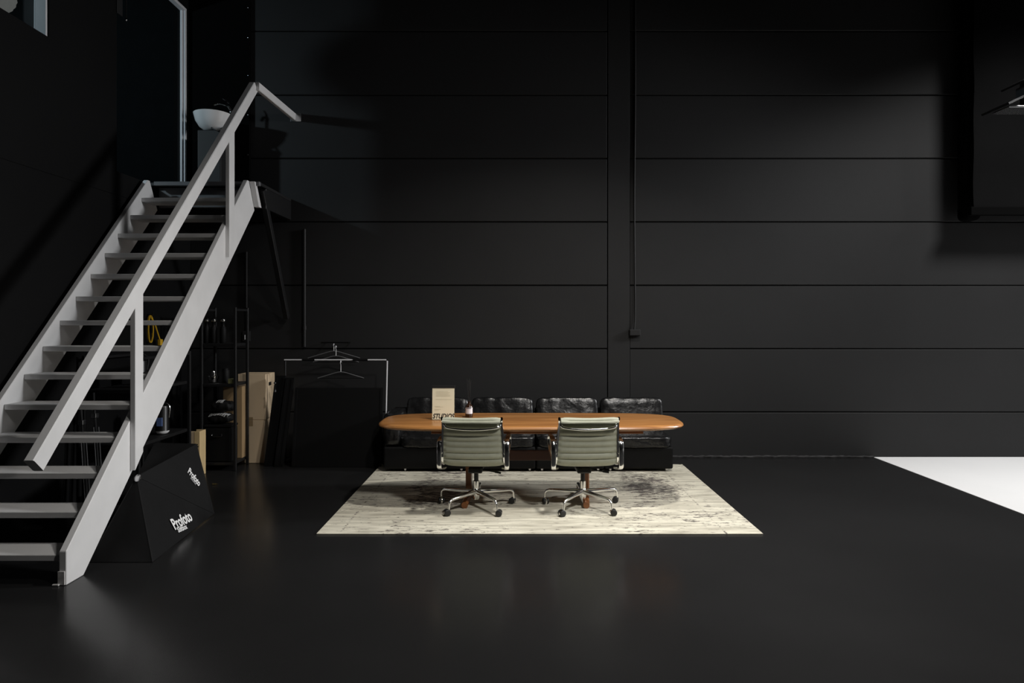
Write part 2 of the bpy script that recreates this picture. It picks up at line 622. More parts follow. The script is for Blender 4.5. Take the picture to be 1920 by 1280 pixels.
# black board above the landing
bd = thing('backing_board', 'tall black board fixed to the wall behind the sink', 'board', (0, WALL, PLAT))
bx1 = (467 - VX) * 7.70 / F
obj('sheet', box(NB(), LW + 0.001, bx1, -0.05, -0.001, 0.0, TOP - PLAT - 0.001, 0.003, 1), 'velvet_black', bd)
for py in (14, 70, 141, 215, 290):
    p = at(465.5, py, 7.70)
    obj('screw', lathe(NB(), [(0.007, 0), (0.006, 0.004), (0.002, 0.006)], (p.x - 0.003, -0.05, p.z - PLAT), 10,
                       Matrix.Rotation(R(90), 3, 'X')), 'steel', bd, True)

# ================================================================== STAIRS
XR0, XR1 = -2.765, -2.720      # right stringer inner / outer
XL0, XL1 = -3.778, -3.732
RISE, RUN, Z1, Y1 = 0.2045, 0.197, 0.175, 4.022
SL = RISE / RUN
st = thing('staircase', 'light grey painted wooden open tread staircase with handrail', 'staircase', (-3.25, 4.0, 0))
so = Vector(st.location)


def loc(p):
    return Vector(p) - so


def stringer(x0, x1):
    # outline in the (y, z) plane
    yz = [(3.995, 0.0), (4.155, 0.0), (6.88, 2.755), (6.735, 3.034), (6.70, 3.034), (3.995, 0.205)]
    bm = NB()
    prism(bm, [loc((x0, y, z)) for y, z in yz], (x1 - x0, 0, 0))
    bmesh.ops.bevel(bm, geom=bm.edges[:], offset=0.004, segments=1, affect='EDGES')
    return bm


obj('stringer', stringer(XR0, XR1), 'stair_paint', st)
obj('stringer', stringer(XL0, XL1), 'stair_paint', st)
tm = None
for k in range(14):
    y, z = Y1 + RUN * k, Z1 + RISE * k
    if tm is None:
        bm = NB()
        box(bm, XL1 + 0.0005, XR0 - 0.0005, 0, 0.225, -0.040, 0, 0.004, 1)
        t = obj('tread', bm, 'stair_paint', st)
        tm = t.data
    else:
        t = bpy.data.objects.new('tread', tm)
        COL.objects.link(t)
        t.parent = st
    t.location = (-so.x, y - so.y, z)


def plank_post(x0, x1, yc, wy, zlo, zhi):
    yz = [(yc - wy / 2, zlo), (yc + wy / 2, zlo + wy * SL * 1.1), (yc + wy / 2, zhi + wy * SL), (yc - wy / 2, zhi)]
    bm = NB()
    prism(bm, [loc((x0, y, z)) for y, z in yz], (x1 - x0, 0, 0))
    bmesh.ops.bevel(bm, geom=bm.edges[:], offset=0.003, segments=1, affect='EDGES')
    return bm


PX0, PX1 = XR1 + 0.0005, XR1 + 0.038
obj('post', plank_post(PX0, PX1, 4.705, 0.10, 0.545, 1.755), 'stair_paint', st)
obj('post', plank_post(PX0, PX1, 6.245, 0.115, 2.20, 3.38), 'stair_paint', st)
# sloping handrail sits inside the posts
ra, rb = Vector((-2.700, 3.695, 0.790)), Vector((-2.715, 6.835, 4.025))
dr_ = (rb - ra).normalized()
bm = NB()
sweep(bm, [loc(ra), loc(rb)], rect(0.060, 0.110, 0.006))
obj('handrail', bm, 'stair_paint', st)
# level rail along the landing to the wall
bm = NB()
sweep(bm, [loc((-2.675, 6.83, 4.035)), loc((-2.600, WALL - 0.012, 4.00))], rect(0.045, 0.085, 0.006))
lr = obj('landing_rail', bm, 'stair_paint', st)
obj('wall_flange', box(NB(), -2.64 - so.x, -2.515 - so.x, WALL - 0.011 - so.y, WALL - 0.003 - so.y, 3.945, 4.045, 0.002), 'steel', lr)
# worn tape at the foot of the near stringer
bm = NB()
box(bm, XR0 - 0.004, XR1 - 0.008, 3.988, 3.996, 0.004, 0.085, 0.001, 1)
box(bm, XR0 - 0.030, XR0 + 0.010, 3.975, 3.992, 0.002, 0.012, 0.002, 1)
for v in bm.verts:
    v.co -= so
tp = obj('worn_tape', bm, 'tape_white', st)
# top bracket
bm = NB()
prism(bm, [loc((XR1 + 0.001, y, z)) for y, z in ((6.862, 2.79), (6.935, 2.79), (6.80, 3.03), (6.745, 3.03))], (0.05, 0, 0))
obj('top_bracket', bm, 'stair_paint', st)

# landing
pl = thing('landing_platform', 'black steel landing platform at the top of the stairs', 'platform', (-3.2, 7.3, PLAT))
po = Vector(pl.location)
EX = -2.635
y0 = 6.785


def pbox(x0, x1, ya, yb, z0, z1, b=0.003):
    return box(NB(), x0 - po.x, x1 - po.x, ya - po.y, yb - po.y, z0 - po.z, z1 - po.z, b, 1)


obj('deck', pbox(LW + 0.002, EX, y0 + 0.045, WALL - 0.002, PLAT - 0.035, PLAT - 0.001), 'black_paint', pl)
obj('front_nosing', pbox(XL1 + 0.01, EX, y0, y0 + 0.044, PLAT - 0.042, PLAT), 'grey_plastic', pl)
obj('front_beam', pbox(XL1 + 0.01, XR0 - 0.01, y0 + 0.10, y0 + 0.15, PLAT - 0.25, PLAT - 0.044), 'grey_plastic', pl)
obj('side_beam', pbox(EX - 0.05, EX, y0 + 0.19, WALL - 0.002, PLAT - 0.25, PLAT - 0.036), 'black_steel', pl)
bm = NB()
sweep(bm, [Vector((EX - 0.025, 6.93, PLAT - 0.06)) - po, Vector((EX - 0.025, WALL - 0.08, 1.64)) - po], rect(0.055, 0.07, 0.004))
obj('knee_brace', bm, 'black_steel', pl)

# basin on black pedestal
bs = thing('wash_basin', 'white ceramic basin on a black pedestal on the landing', 'basin', (-3.40, 7.42, PLAT))
bm = NB()
N_ = 32
outer = [(0.05, 0.690), (0.09, 0.700), (0.145, 0.740), (0.183, 0.80), (0.202, 0.872), (0.205, 0.885)]
inner = [(0.190, 0.885), (0.172, 0.81), (0.13, 0.755), (0.02, 0.72)]
lathe(bm, outer + inner, n=N_)
for v in bm.verts:
    v.co.z += 0.0
obj('bowl', bm, 'ceramic', bs, True, 60)
obj('pedestal', box(NB(), -0.13, 0.13, -0.10, 0.22, 0.001, 0.688, 0.01), 'black_paint', bs)
fc = obj('tap', tube(NB(), smooth_path([(0.17, 0.06, 0.875), (0.17, 0.06, 0.95), (0.14, 0.03, 1.0), (0.07, 0.0, 1.01), (0.02, -0.03, 0.985)], 6), 0.013, 10, (0.2, 1, 0)), 'chrome', bs, True)
obj('lever', tube(NB(), smooth_path([(0.17, 0.06, 0.955), (0.155, 0.05, 1.03), (0.10, 0.02, 1.075)], 5), 0.008, 8, (0.2, 1, 0)), 'chrome', fc, True)
obj('waste_pipe', tube(NB(), [(0.04, -0.13, 0.70), (0.09, -0.13, 0.675), (0.15, -0.02, 0.74)], 0.012, 8, (0.2, 1, 0)), 'steel', bs, True)

# conduits and boxes on the back wall
cx = (1190 - VX) * WALL / F
cdt = thing('cable_conduit', 'thin black cable running down the wall to a small box', 'cable', (cx, WALL, 1.4))
obj('cable', tube(NB(), smooth_path([(0.0, -0.010, TOP - 1.4), (0.006, -0.010, 3.0), (-0.004, -0.010, 1.7), (0.0, -0.010, 0.9), (0.004, -0.012, 0.30), (-0.008, -0.022, 0.105)], 6), 0.0085, 8, (1, 0, 0)), 'black_paint', cdt, True)
sb = thing('junction_box', 'small black junction box at the end of the wall cable', 'junction box', (cx - 0.006, WALL, 1.43))
obj('casing', box(NB(), -0.064, 0.064, -0.062, -0.001, 0.0, 0.074, 0.006), 'wall_black', sb)
obj('cover', box(NB(), -0.058, 0.058, -0.066, -0.0625, 0.006, 0.068, 0.002), 'wall_black', sb)
p1 = at(572, 430, WALL)
cp = thing('wall_pipe', 'black conduit pipe on the wall under the landing', 'pipe', (p1.x, WALL, 1.30))
obj('pipe', tube(NB(), [(0, -0.022, 0.0), (0, -0.022, 1.38)], 0.016, 10, (1, 0, 0)), 'black_paint', cp, True)
obj('coupling', tube(NB(), [(0, -0.022, 0.20), (0, -0.022, 0.245)], 0.022, 10, (1, 0, 0)), 'black_paint', cp, True)
p2 = at(463, 630, WALL)
sw = thing('light_switch', 'small black wall switch with two bright rockers', 'switch', (p2.x, WALL, p2.z - 0.06))
obj('plate', box(NB(), -0.045, 0.045, -0.028, -0.001, 0, 0.12, 0.005), 'black_paint', sw)
for s in (-0.011, 0.006):
    obj('rocker', box(NB(), s - 0.005, s + 0.005, -0.034, -0.0285, 0.02, 0.075, 0.0015), 'frame_white', sw)
obj('feed_pipe', tube(NB(), [(0, -0.014, 0.121), (0, -0.014, 1.05)], 0.010, 8, (1, 0, 0)), 'black_paint', sw, True)

# ================================================================== RUG
ry0, ry1 = F * H / (1002 - VY), 7.335
rx0 = (593 - VX) * ry0 / F
rx1 = (1431 - VX) * ry0 / F
rc = Vector(((rx0 + rx1) / 2, (ry0 + ry1) / 2, 0))
bm = NB()
box(bm, rx0 - rc.x, rx1 - rc.x, ry0 - rc.y, ry1 - rc.y, 0.0005, 0.010, 0.003, 1)
rug = tag(obj('rug', bm, 'rug'), 'large cream rug with worn dark brown abstract pattern', 'rug')
rug.location = rc
RZ = 0.010

# ================================================================== TABLE
TZ, TY0, TY1 = 0.730, 5.435, 6.285
tcx, hl = 0.137, 1.327
tcy, hw = (TY0 + TY1) / 2, (TY1 - TY0) / 2
tb = thing('conference_table', 'long teak table with rounded ends on trestle feet', 'table', (tcx, tcy, RZ))


def outline(off):
    pts = []
    n = 96
    for i in range(n):
        a = 2 * math.pi * i / n
        c, s = math.cos(a), math.sin(a)
        # superellipse: nearly straight long sides, full rounded ends
        x = (hl - off) * math.copysign(abs(c) ** (2 / 4.6), c)
        y = (hw - off) * math.copysign(abs(s) ** (2 / 3.6), s)
        pts.append((x, y))
    return pts


bm = NB()
rings = []
zt = TZ - RZ
for off, z in ((0.09, zt - 0.047), (0.035, zt - 0.045), (0.010, zt - 0.036), (0.0, zt - 0.024), (0.004, zt - 0.012), (0.016, zt - 0.003), (0.03, zt)):
    rings.append([bm.verts.new((x, y, z)) for x, y in outline(off)])
for i in range(len(rings) - 1):
    n = len(rings[0])
    for j in range(n):
        k = (j + 1) % n
        bm.faces.new((rings[i][j], rings[i][k], rings[i + 1][k], rings[i + 1][j]))
bm.faces.new(list(reversed(rings[0])))
bm.faces.new(rings[-1])
obj('tabletop', bm, 'teak', tb, True, 50)
for s, tx in ((-1, -0.41 - tcx), (1, 0.625 - tcx)):
    bm = NB()
    sweep(bm, [(tx, 0, 0.05), (tx, 0, 0.30), (tx, 0, zt - 0.09)], rect(0.05, 0.16, 0.010), (0, 1, 0))
    lg = obj('leg', bm, 'teak_leg', tb)
    bm = NB()
    pts = smooth_path([(tx - 0.02, -0.265, 0.028), (tx - 0.012, -0.16, 0.042), (tx, 0, 0.055), (tx, 0.16, 0.042), (tx, 0.265, 0.028)], 5)
    sweep(bm, pts, rect(0.052, 0.054, 0.014))
    obj('foot', bm, 'teak_leg', lg)
    obj('top_bearer', box(NB(), tx - 0.03, tx + 0.03, -0.32, 0.32, zt - 0.089, zt - 0.0475, 0.008), 'teak_leg', lg)
obj('stretcher', box(NB(), -0.41 - tcx + 0.026, 0.625 - tcx - 0.026, -0.018, 0.018, 0.355, 0.445, 0.006), 'teak_shaded', tb)
for yy in (-0.26, 0.26):
    obj('rail', box(NB(), -0.85, 0.95, yy - 0.018, yy + 0.018, zt - 0.085, zt - 0.0475, 0.005), 'teak_leg', tb)
obj('leaf_stop', box(NB(), 1.10, 1.14, -0.05, 0.0, zt - 0.08, zt - 0.0475, 0.004), 'gas_black', tb)


# ================================================================== CHAIRS
def chair_profile():
    pts = [(0.235, 0.405), (0.225, 0.432), (0.17, 0.440), (0.05, 0.428), (-0.08, 0.412), (-0.165, 0.408), (-0.215, 0.425), (-0.238, 0.470),
           (-0.255, 0.54), (-0.275, 0.62), (-0.298, 0.70), (-0.317, 0.758), (-0.328, 0.786), (-0.345, 0.803), (-0.376, 0.808), (-0.398, 0.796), (-0.396, 0.780)]
    return smooth_path([(0, a, b) for a, b in pts], 8)


def make_chair():
    t = thing('office_chair', 'x', 'chair')
    prof = chair_profile()
    # cumulative length
    L = [0.0]
    for i in range(1, len(prof)):
        L.append(L[-1] + (prof[i] - prof[i - 1]).length)
    tot = L[-1]

    def width(p):
        z = p.z
        return 0.232 if z > 0.78 else 0.232 + 0.016 * max(0, min(1, (0.78 - z) / 0.35))

    def sling(i0, i1, name):
        bm = NB()
        nx = 14
        top, bot = [], []
        for i in range(i0, i1 + 1):
            p = prof[i]
            tg, s, u = frame_of(prof, i, Vector((0, 0, 1)))
            nrm = Vector((0, -tg.z, tg.y))           # normal in the y-z plane
            rib = abs(math.sin(math.pi * L[i] / 0.052)) ** 0.8
            th = 0.002 + 0.0165 * rib
            wd_ = width(p)
            ra_, rb_ = [], []
            for k in range(nx + 1):
                f = -1 + 2 * k / nx
                dep = 0.012 * (1 - f * f) * (1 if p.z > 0.45 else 0.6)
                q = Vector((f * wd_, p.y, p.z)) - nrm * dep * -1.0
                edge = 1 - abs(f) ** 8 * 0.6
                ra_.append(bm.verts.new(q + nrm * th * edge))
                rb_.append(bm.verts.new(q - nrm * th * edge))
            top.append(ra_)
            bot.append(rb_)
        m = len(top)
        for i in range(m - 1):
            for k in range(nx):
                bm.faces.new((top[i][k], top[i][k + 1], top[i + 1][k + 1], top[i + 1][k]))
                bm.faces.new((bot[i][k + 1], bot[i][k], bot[i + 1][k], bot[i + 1][k + 1]))
            bm.faces.new((top[i][0], top[i + 1][0], bot[i + 1][0], bot[i][0]))
            bm.faces.new((top[i + 1][nx], top[i][nx], bot[i][nx], bot[i + 1][nx]))
        for i in (0, m - 1):
            for k in range(nx):
                bm.faces.new((top[i][k], top[i][k + 1], bot[i][k + 1], bot[i][k]))
        bmesh.ops.recalc_face_normals(bm, faces=bm.faces[:])
        return obj(name, bm, 'sage', t, True, 75)
    split = min(range(len(prof)), key=lambda i: (prof[i] - Vector((0, -0.215, 0.425))).length)
    sling(0, split, 'seat')
    sling(split, len(prof) - 1, 'backrest')
    # side rails following the sling
    for s in (-1, 1):
        path = [Vector((s * (width(p) + 0.009), p.y, p.z)) for p in prof[4:-22]]
        bm = NB()
        sweep(bm, path, [(-0.007, -0.014), (0.007, -0.014), (0.010, 0), (0.007, 0.014), (-0.007, 0.014), (-0.010, 0)])
        obj('side_rail', bm, 'chrome', t, True, 50)
    # back spreader: curved chrome bar behind the upper back
    bm = NB()
    path = smooth_path([(-0.228, -0.322, 0.752), (-0.205, -0.344, 0.736), (-0.12, -0.356, 0.724), (0, -0.360, 0.719),
                        (0.12, -0.356, 0.724), (0.205, -0.344, 0.736), (0.228, -0.322, 0.752)], 6)
    sweep(bm, path, circ(0.0115, 12))
    obj('back_spreader', bm, 'polished', t, True, 50)
    for s in (-1, 1):
        obj('spreader_bolt', lathe(NB(), [(0.011, 0), (0.011, 0.006), (0.006, 0.009)], (s * 0.222, -0.333, 0.750), 12, Matrix.Rotation(R(90), 3, 'X')), 'chrome', t, True)
    # under-seat spreader and tilt housing
    bm = NB()
    path = smooth_path([(-0.245, -0.02, 0.408), (-0.17, -0.02, 0.375), (0, -0.01, 0.355), (0.17, -0.02, 0.375), (0.245, -0.02, 0.408)], 6)
    sweep(bm, path, rect(0.07, 0.02, 0.006), (0, 0, 1))
    obj('seat_spreader', bm, 'gas_black', t, True, 50)
    obj('tilt_housing', box(NB(), -0.06, 0.06, -0.10, 0.09, 0.305, 0.35, 0.012), 'gas_black', t)
    # arms
    for s in (-1, 1):
        xo = s * 0.268
        path = smooth_path([(s * 0.247, -0.185, 0.372), (xo, -0.225, 0.372), (xo + s * 0.010, -0.262, 0.395), (xo + s * 0.010, -0.272, 0.47),
                            (xo + s * 0.010, -0.270, 0.565), (xo + s * 0.010, -0.245, 0.605), (xo + s * 0.010, -0.17, 0.618), (xo + s * 0.010, 0.02, 0.618),
                            (xo + s * 0.010, 0.085, 0.60), (xo + s * 0.008, 0.105, 0.55), (xo, 0.075, 0.47), (s * 0.252, 0.03, 0.412)], 6)
        bm = NB()
        rings_ = []
        for i, p in enumerate(path):
            tg, _, _ = frame_of(path, i, Vector((1, 0, 0)))
            nrm = Vector((0, -tg.z, tg.y)).normalized() * 0.006
            w2 = Vector((0.019, 0, 0))
            rings_.append([bm.verts.new(p + w2 * a + nrm * c) for a, c in ((-1, -0.5), (-0.85, -1), (0.85, -1), (1, -0.5), (1, 0.5), (0.85, 1), (-0.85, 1), (-1, 0.5))])
        for i in range(len(rings_) - 1):
            for j in range(8):
                k = (j + 1) % 8
                bm.faces.new((rings_[i][j], rings_[i][k], rings_[i + 1][k], rings_[i + 1][j]))
        bm.faces.new(rings_[0])
        bm.faces.new(rings_[-1])
        bmesh.ops.recalc_face_normals(bm, faces=bm.faces[:])
        ar = obj('armrest', bm, 'polished', t, True, 50)
        obj('arm_link', box(NB(), min(s * 0.252, s * 0.272), max(s * 0.252, s * 0.272), -0.268, -0.25, 0.505, 0.52, 0.003), 'chrome', ar)
    # lever
    lv = obj('lever', tube(NB(), [(0.05, -0.02, 0.325), (0.17, -0.05, 0.310)], 0.0055, 8), 'gas_black', t, True)
    obj('lever_grip', tube(NB(), [(0.165, -0.049, 0.311), (0.215, -0.06, 0.305)], 0.009, 8), 'gas_black', lv, True)
    # column
    obj('gas_cylinder', lathe(NB(), [(0.019, 0.205), (0.019, 0.306)], n=18), 'gas_black', t, True)
    obj('column', lathe(NB(), [(0.026, 0.135), (0.026, 0.222), (0.021, 0.226)], n=18), 'polished', t, True, 50)
    obj('hub', lathe(NB(), [(0.018, 0.062), (0.026, 0.072), (0.030, 0.105), (0.034, 0.148), (0.028, 0.158)], n=20), 'polished', t, True, 50)
    # five legs with casters
    for k in range(5):
        a = R(90 + 72 * k)
        d = Vector((math.cos(a), math.sin(a), 0))
        bm = NB()
        path = [d * 0.02 + Vector((0, 0, 0.132)), d * 0.16 + Vector((0, 0, 0.128)), d * 0.295 + Vector((0, 0, 0.124)), d * 0.318 + Vector((0, 0, 0.116)), d * 0.330 + Vector((0, 0, 0.098))]
        sweep(bm, path, rect(0.040, 0.036, 0.009), scale=[1.15, 0.88, 0.70, 0.62, 0.52])
        lg = obj('leg', bm, 'polished', t, True, 50)
        obj('stem', tube(NB(), [d * 0.329 + Vector((0, 0, 0.105)), d * 0.335 + Vector((0, 0, 0.050))], 0.0095, 10, (1, 0.2, 0)), 'polished', lg, True)
        sa = a + [0.6, 2.2, -0.5, 0.9, 2.5][k]
        rot = Matrix.Rotation(sa, 3, 'Z')
        c = d * 0.335 + rot @ Vector((0.016, 0, 0))
        c.z = 0.0275
        cas = obj('caster', lathe(NB(), [(0.004, -0.007), (0.0265, -0.007), (0.0272, 0.0), (0.0265, 0.007), (0.004, 0.007)], c, 16, rot @ Matrix.Rotation(R(90), 3, 'X')), 'chrome', t, True, 50)
        for s in (-1, 1):
            obj('wheel', lathe(NB(), [(0.020, -0.008), (0.0268, -0.006), (0.0272, 0.005), (0.022, 0.0085), (0.010, 0.009)] if s > 0 else
                               [(0.010, -0.009), (0.022, -0.0085), (0.0272, -0.005), (0.0268, 0.006), (0.020, 0.008)],
                               c + rot @ Vector((0, -0.0165 * s, 0)), 16, rot @ Matrix.Rotation(R(90), 3, 'X')), 'rubber', cas, True, 50)
    return t


ch = make_chair()
ch['label'] = 'sage green ribbed office chair in front of the STUDIOS sign'
ch['group'] = 'office chairs at the table'
ch.location = (-0.334, 5.655, RZ)
ch.rotation_euler = (0, 0, R(-2.5))
c2 = copy_tree(ch)
c2['label'] = 'sage green ribbed office chair farther from the sign, nearer the white floor'
c2.location = (0.580, 5.655, RZ)
c2.rotation_euler = (0, 0, R(2.5))


# ================================================================== SOFA
def cushion(sx, sy, sz, seed, seams=(), wrinkle=0.010, pw=4.0, n=(30, 16, 12)):
    """soft rounded box centred on the origin, with seams across x and wrinkles"""
    bm = NB()
    bmesh.ops.create_cube(bm, size=2.0)
    bmesh.ops.subdivide_edges(bm, edges=bm.edges[:], cuts=15, use_grid_fill=True)
    off = Vector((seed * 7.3, seed * 3.1, seed * 1.7))
    for v in bm.verts:
        p = v.co.copy()
        r = (abs(p.x) ** pw + abs(p.y) ** pw + abs(p.z) ** pw) ** (1 / pw)
        q = Vector((p.x / r, p.y / r, p.z / r))
        g = Vector((q.x * sx / 2, q.y * sy / 2, q.z * sz / 2))
        nrm = Vector((q.x / sx, q.y / sy, q.z / sz)).normalized()
        dsp = wrinkle * (noise.noise(Vector((g.x * 22, g.y * 9, g.z * 9)) + off) + 0.6 * noise.noise(Vector((g.x * 48, g.y * 30, g.z * 30 + g.x * 20)) + off))
        for s in seams:
            dsp -= 0.012 * math.exp(-((g.x - s) / 0.011) ** 2)
        v.co = g + nrm * dsp
    return bm


SFY = F * H / (886 - VY)          # front of sofa bases
bounds = [(x - VX) * SFY / F for x in (747, 876, 1005, 1134, 1263)]
names = ['black leather sofa unit at the left end with an armrest', 'black leather sofa unit behind the diffuser bottle, second from left',
         'black leather sofa unit second from the right end', 'black leather sofa unit at the right end with open side']
for i in range(4):
    x0, x1 = bounds[i], bounds[i + 1]
    wdt = x1 - x0
    if i == 0:
        x0a = (718 - VX) * SFY / F
    else:
        x0a = x0
    s = thing('sofa_unit', names[i], 'sofa', ((x0 + x1) / 2, SFY, RZ), 0, 'sofa units along the wall')
    hx = wdt / 2
    yb = 7.62 - SFY
    obj('base', box(NB(), (x0a - x0) - hx + 0.003, hx - 0.003, 0.0, yb, 0.028, 0.262, 0.02, 3), 'sofa_base', s)
    cu = obj('seat_cushion', cushion(wdt - 0.012, 0.60, 0.135, i + 1, [-0.22, -0.02, 0.15] if i % 2 else [-0.18, 0.05, 0.21], 0.008, 7.0), 'leather', s, True, 180)
    cu.location = (0, 0.275, 0.262 + 0.050)
    cb = obj('back_cushion', cushion(wdt - 0.03, 0.20, 0.42, i + 11, [-0.24, -0.08, 0.10, 0.19], 0.008, 9.0), 'leather', s, True, 180)
    cb.location = (0.0, 0.50, 0.515)
    cb.rotation_euler = (R(-14), 0, 0)
    obj('back_frame', box(NB(), (x0a - x0) - hx + 0.005, hx - 0.005, 0.56, yb, 0.263, 0.60, 0.02, 3), 'sofa_base', s)
    for fx in (-hx + 0.065, hx - 0.065):
        for fy in (0.05, 0.58):
            obj('foot', lathe(NB(), [(0.016, 0.0), (0.018, 0.006), (0.018, 0.0275)], (fx, fy, 0.0005 if fy < 0.3 else 0.0005), 12), 'steel', s, True)
    if i == 0:
        ar = obj('armrest', cushion(0.20, 0.62, 0.36, 31, [], 0.010, 5.0), 'leather', s, True, 180)
        ar.location = ((x0a - x0) - hx + 0.09, 0.29, 0.262 + 0.17)

# ================================================================== ON THE TABLE
# sign holder
sgp = at(831, 787.5, 5.81)
sg = thing('sign_holder', 'cream STUDIOS card standing in a clear acrylic holder', 'sign', (sgp.x, 5.81, TZ + 0.0005))
tilt = R(-4)
rotm = Matrix.Rotation(tilt, 4, 'X')
SWD, SHT = 0.199, 0.300
obj('base', box(NB(), -SWD / 2, SWD / 2, -0.012, 0.075, 0.0, 0.0028, 0.0008, 1), 'acrylic', sg)
obj('back_plate', box(NB(), -SWD / 2, SWD / 2, 0.0025, 0.005, 0.003, SHT - 0.022, 0.0, 1, rotm), 'acrylic', sg)
obj('card', box(NB(), -SWD / 2 + 0.002, SWD / 2 - 0.002, 0.0, 0.002, 0.004, SHT - 0.022, 0.0, 1, rotm), 'paper', sg)
obj('top_edge', box(NB(), -SWD / 2 - 0.001, SWD / 2 + 0.003, -0.003, 0.004, SHT - 0.021, SHT + 0.003, 0.001, 1, rotm), 'ink', sg)
pm = rotm @ basis((0.0, -0.0006, 0.014), (1, 0, 0), (0, 0, 1))
text_mesh('lettering', 'STUDIOS', 0.058, 'ink', pm, sg, bold=0.0016, shear=0.28, sx=0.80, extrude=0.0003)
rnd = random.Random(3)
bm = NB()
for z, a, b in ([(0.248 - 0.010 * i, -0.066, rnd.uniform(0.03, 0.078)) for i in range(5)] + [(0.178, -0.066, 0.078)] +
                [(0.118, -0.078, -0.03), (0.112, -0.07, 0.0), (0.092, -0.078, -0.02), (0.084, -0.078, -0.04)]):
    h_ = 0.0016
    box(bm, a, b, -0.0007, -0.0001, z, z + h_, 0, 1, rotm)
obj('small_print', bm, 'paper_line', sg)
# diffuser bottle
dp = at(879.5, 782, 5.98)
df = thing('reed_diffuser', 'amber diffuser bottle with white label and black reeds', 'diffuser', (dp.x, 5.98, TZ + 0.0005))
obj('bottle', lathe(NB(), [(0.033, 0.0), (0.0355, 0.003), (0.0355, 0.088), (0.031, 0.105), (0.017, 0.118), (0.013, 0.123), (0.013, 0.136), (0.016, 0.137), (0.016, 0.143), (0.010, 0.143)], n=26), 'amber', df, True, 50)
bm = NB()
n = 16
prev = None
for i in range(n + 1):
    a = R(-90 - 62 + 124 * i / n)
    q = [bm.verts.new((0.0362 * math.cos(a), 0.0362 * math.sin(a), z)) for z in (0.034, 0.090)]
    if prev:
        bm.faces.new((prev[0], q[0], q[1], prev[1]))
    prev = q
lb = obj('paper_label', bm, 'label_white', df, True)
bm = NB()
for zz, a0, a1, hh in ((0.080, -128, -52, 0.006),):
    prev = None
    for i in range(9):
        a = R(a0 + (a1 - a0) * i / 8)
        q = [bm.verts.new((0.0366 * math.cos(a), 0.0366 * math.sin(a), z)) for z in (zz, zz + hh)]
        if prev:
            bm.faces.new((prev[0], q[0], q[1], prev[1]))
        prev = q
obj('label_print', bm, 'ink', lb)
for i, (a, b) in enumerate(((-0.020, 0.01), (-0.004, -0.012), (0.010, 0.012), (0.004, 0.02), (0.018, -0.006))):
    obj('reed', tube(NB(), [(a * 0.2, b * 0.2, 0.12), (a, b, 0.345 - 0.012 * (i % 3))], 0.0022, 6, (1, 0, 0)), 'ink', df)

# ================================================================== UNDER AND BESIDE THE STAIRS
# cardboard boxes
cb0 = at(446, 866, 7.43)
CBX0, CBX1, CBY0, CBY1 = cb0.x, cb0.x + 0.30, 7.43, 7.715
for i, (z0, z1, lab) in enumerate(((0.0005, 0.488, 'plain brown cardboard box on the floor, lower of two stacked'), (0.489, 1.005, 'brown cardboard box stacked on top, upper of two'))):
    b = thing('cardboard_box', lab, 'box', ((CBX0 + CBX1) / 2, (CBY0 + CBY1) / 2, z0), 0, 'stacked cardboard boxes')
    hx, hy, hz = (CBX1 - CBX0) / 2, (CBY1 - CBY0) / 2, z1 - z0
    dx = 0.012 * i
    obj('carton', box(NB(), -hx, hx + dx, -hy, hy, 0, hz - 0.004, 0.004, 1), 'cardboard', b)
    obj('flap', box(NB(), -hx + 0.001, hx + dx - 0.001, -hy + 0.002, -0.002, hz - 0.0035, hz - 0.0005), 'cardboard', b)
    obj('flap', box(NB(), -hx + 0.001, hx + dx - 0.001, 0.002, hy - 0.002, hz - 0.0035, hz - 0.0005), 'cardboard', b)
    obj('tape_strip', box(NB(), -0.03, 0.02, -hy - 0.0012, -hy - 0.0002, 0.001 if i else hz - 0.07, 0.03 if i else hz - 0.005), 'tape', b)
    if i:
        obj('print_mark', box(NB(), hx + dx + 0.0002, hx + dx + 0.0012, -0.05, 0.03, hz - 0.14, hz - 0.10), 'ink', b)

# shelving rack against the back wall
def rack(name, label, x0, x1, ya, yb, ztop, shelves):
    t = thing(name, label, 'shelf rack', ((x0 + x1) / 2, (ya + yb) / 2, 0))
    o = Vector(t.location)
    for x in (x0, x1):
        for y in (ya, yb):
            obj('post', box(NB(), x - o.x - 0.014, x - o.x + 0.014, y - o.y - 0.014, y - o.y + 0.014, 0.0005, ztop, 0.003, 1), 'black_steel', t)
    for z in shelves:
        obj('shelf', box(NB(), x0 - o.x + 0.0145, x1 - o.x - 0.0145, ya - o.y - 0.01, yb - o.y + 0.01, z - 0.03, z, 0.003, 1), 'black_steel', t)
    for x in (x0, x1):
        obj('side_bar', box(NB(), x - o.x - 0.008, x - o.x + 0.008, ya - o.y + 0.0145, yb - o.y - 0.0145, ztop - 0.04, ztop - 0.015, 0.002, 1), 'black_steel', t)
    return t


AX0, AX1 = (378 - VX) * 7.05 / F, (441 - VX) * 7.05 / F
rack('shelf_rack', 'black metal shelf rack against the wall beside the cardboard boxes', AX0, AX1, 7.05, 7.37, 1.75, [1.36, 0.93, 0.09])
BX1 = (355 - VX) * 6.65 / F
rack('shelf_rack', 'black metal shelf rack along the side wall under the stairs', -3.76, BX1, 5.75, 6.65, 1.30, [1.00, 0.52, 0.09])
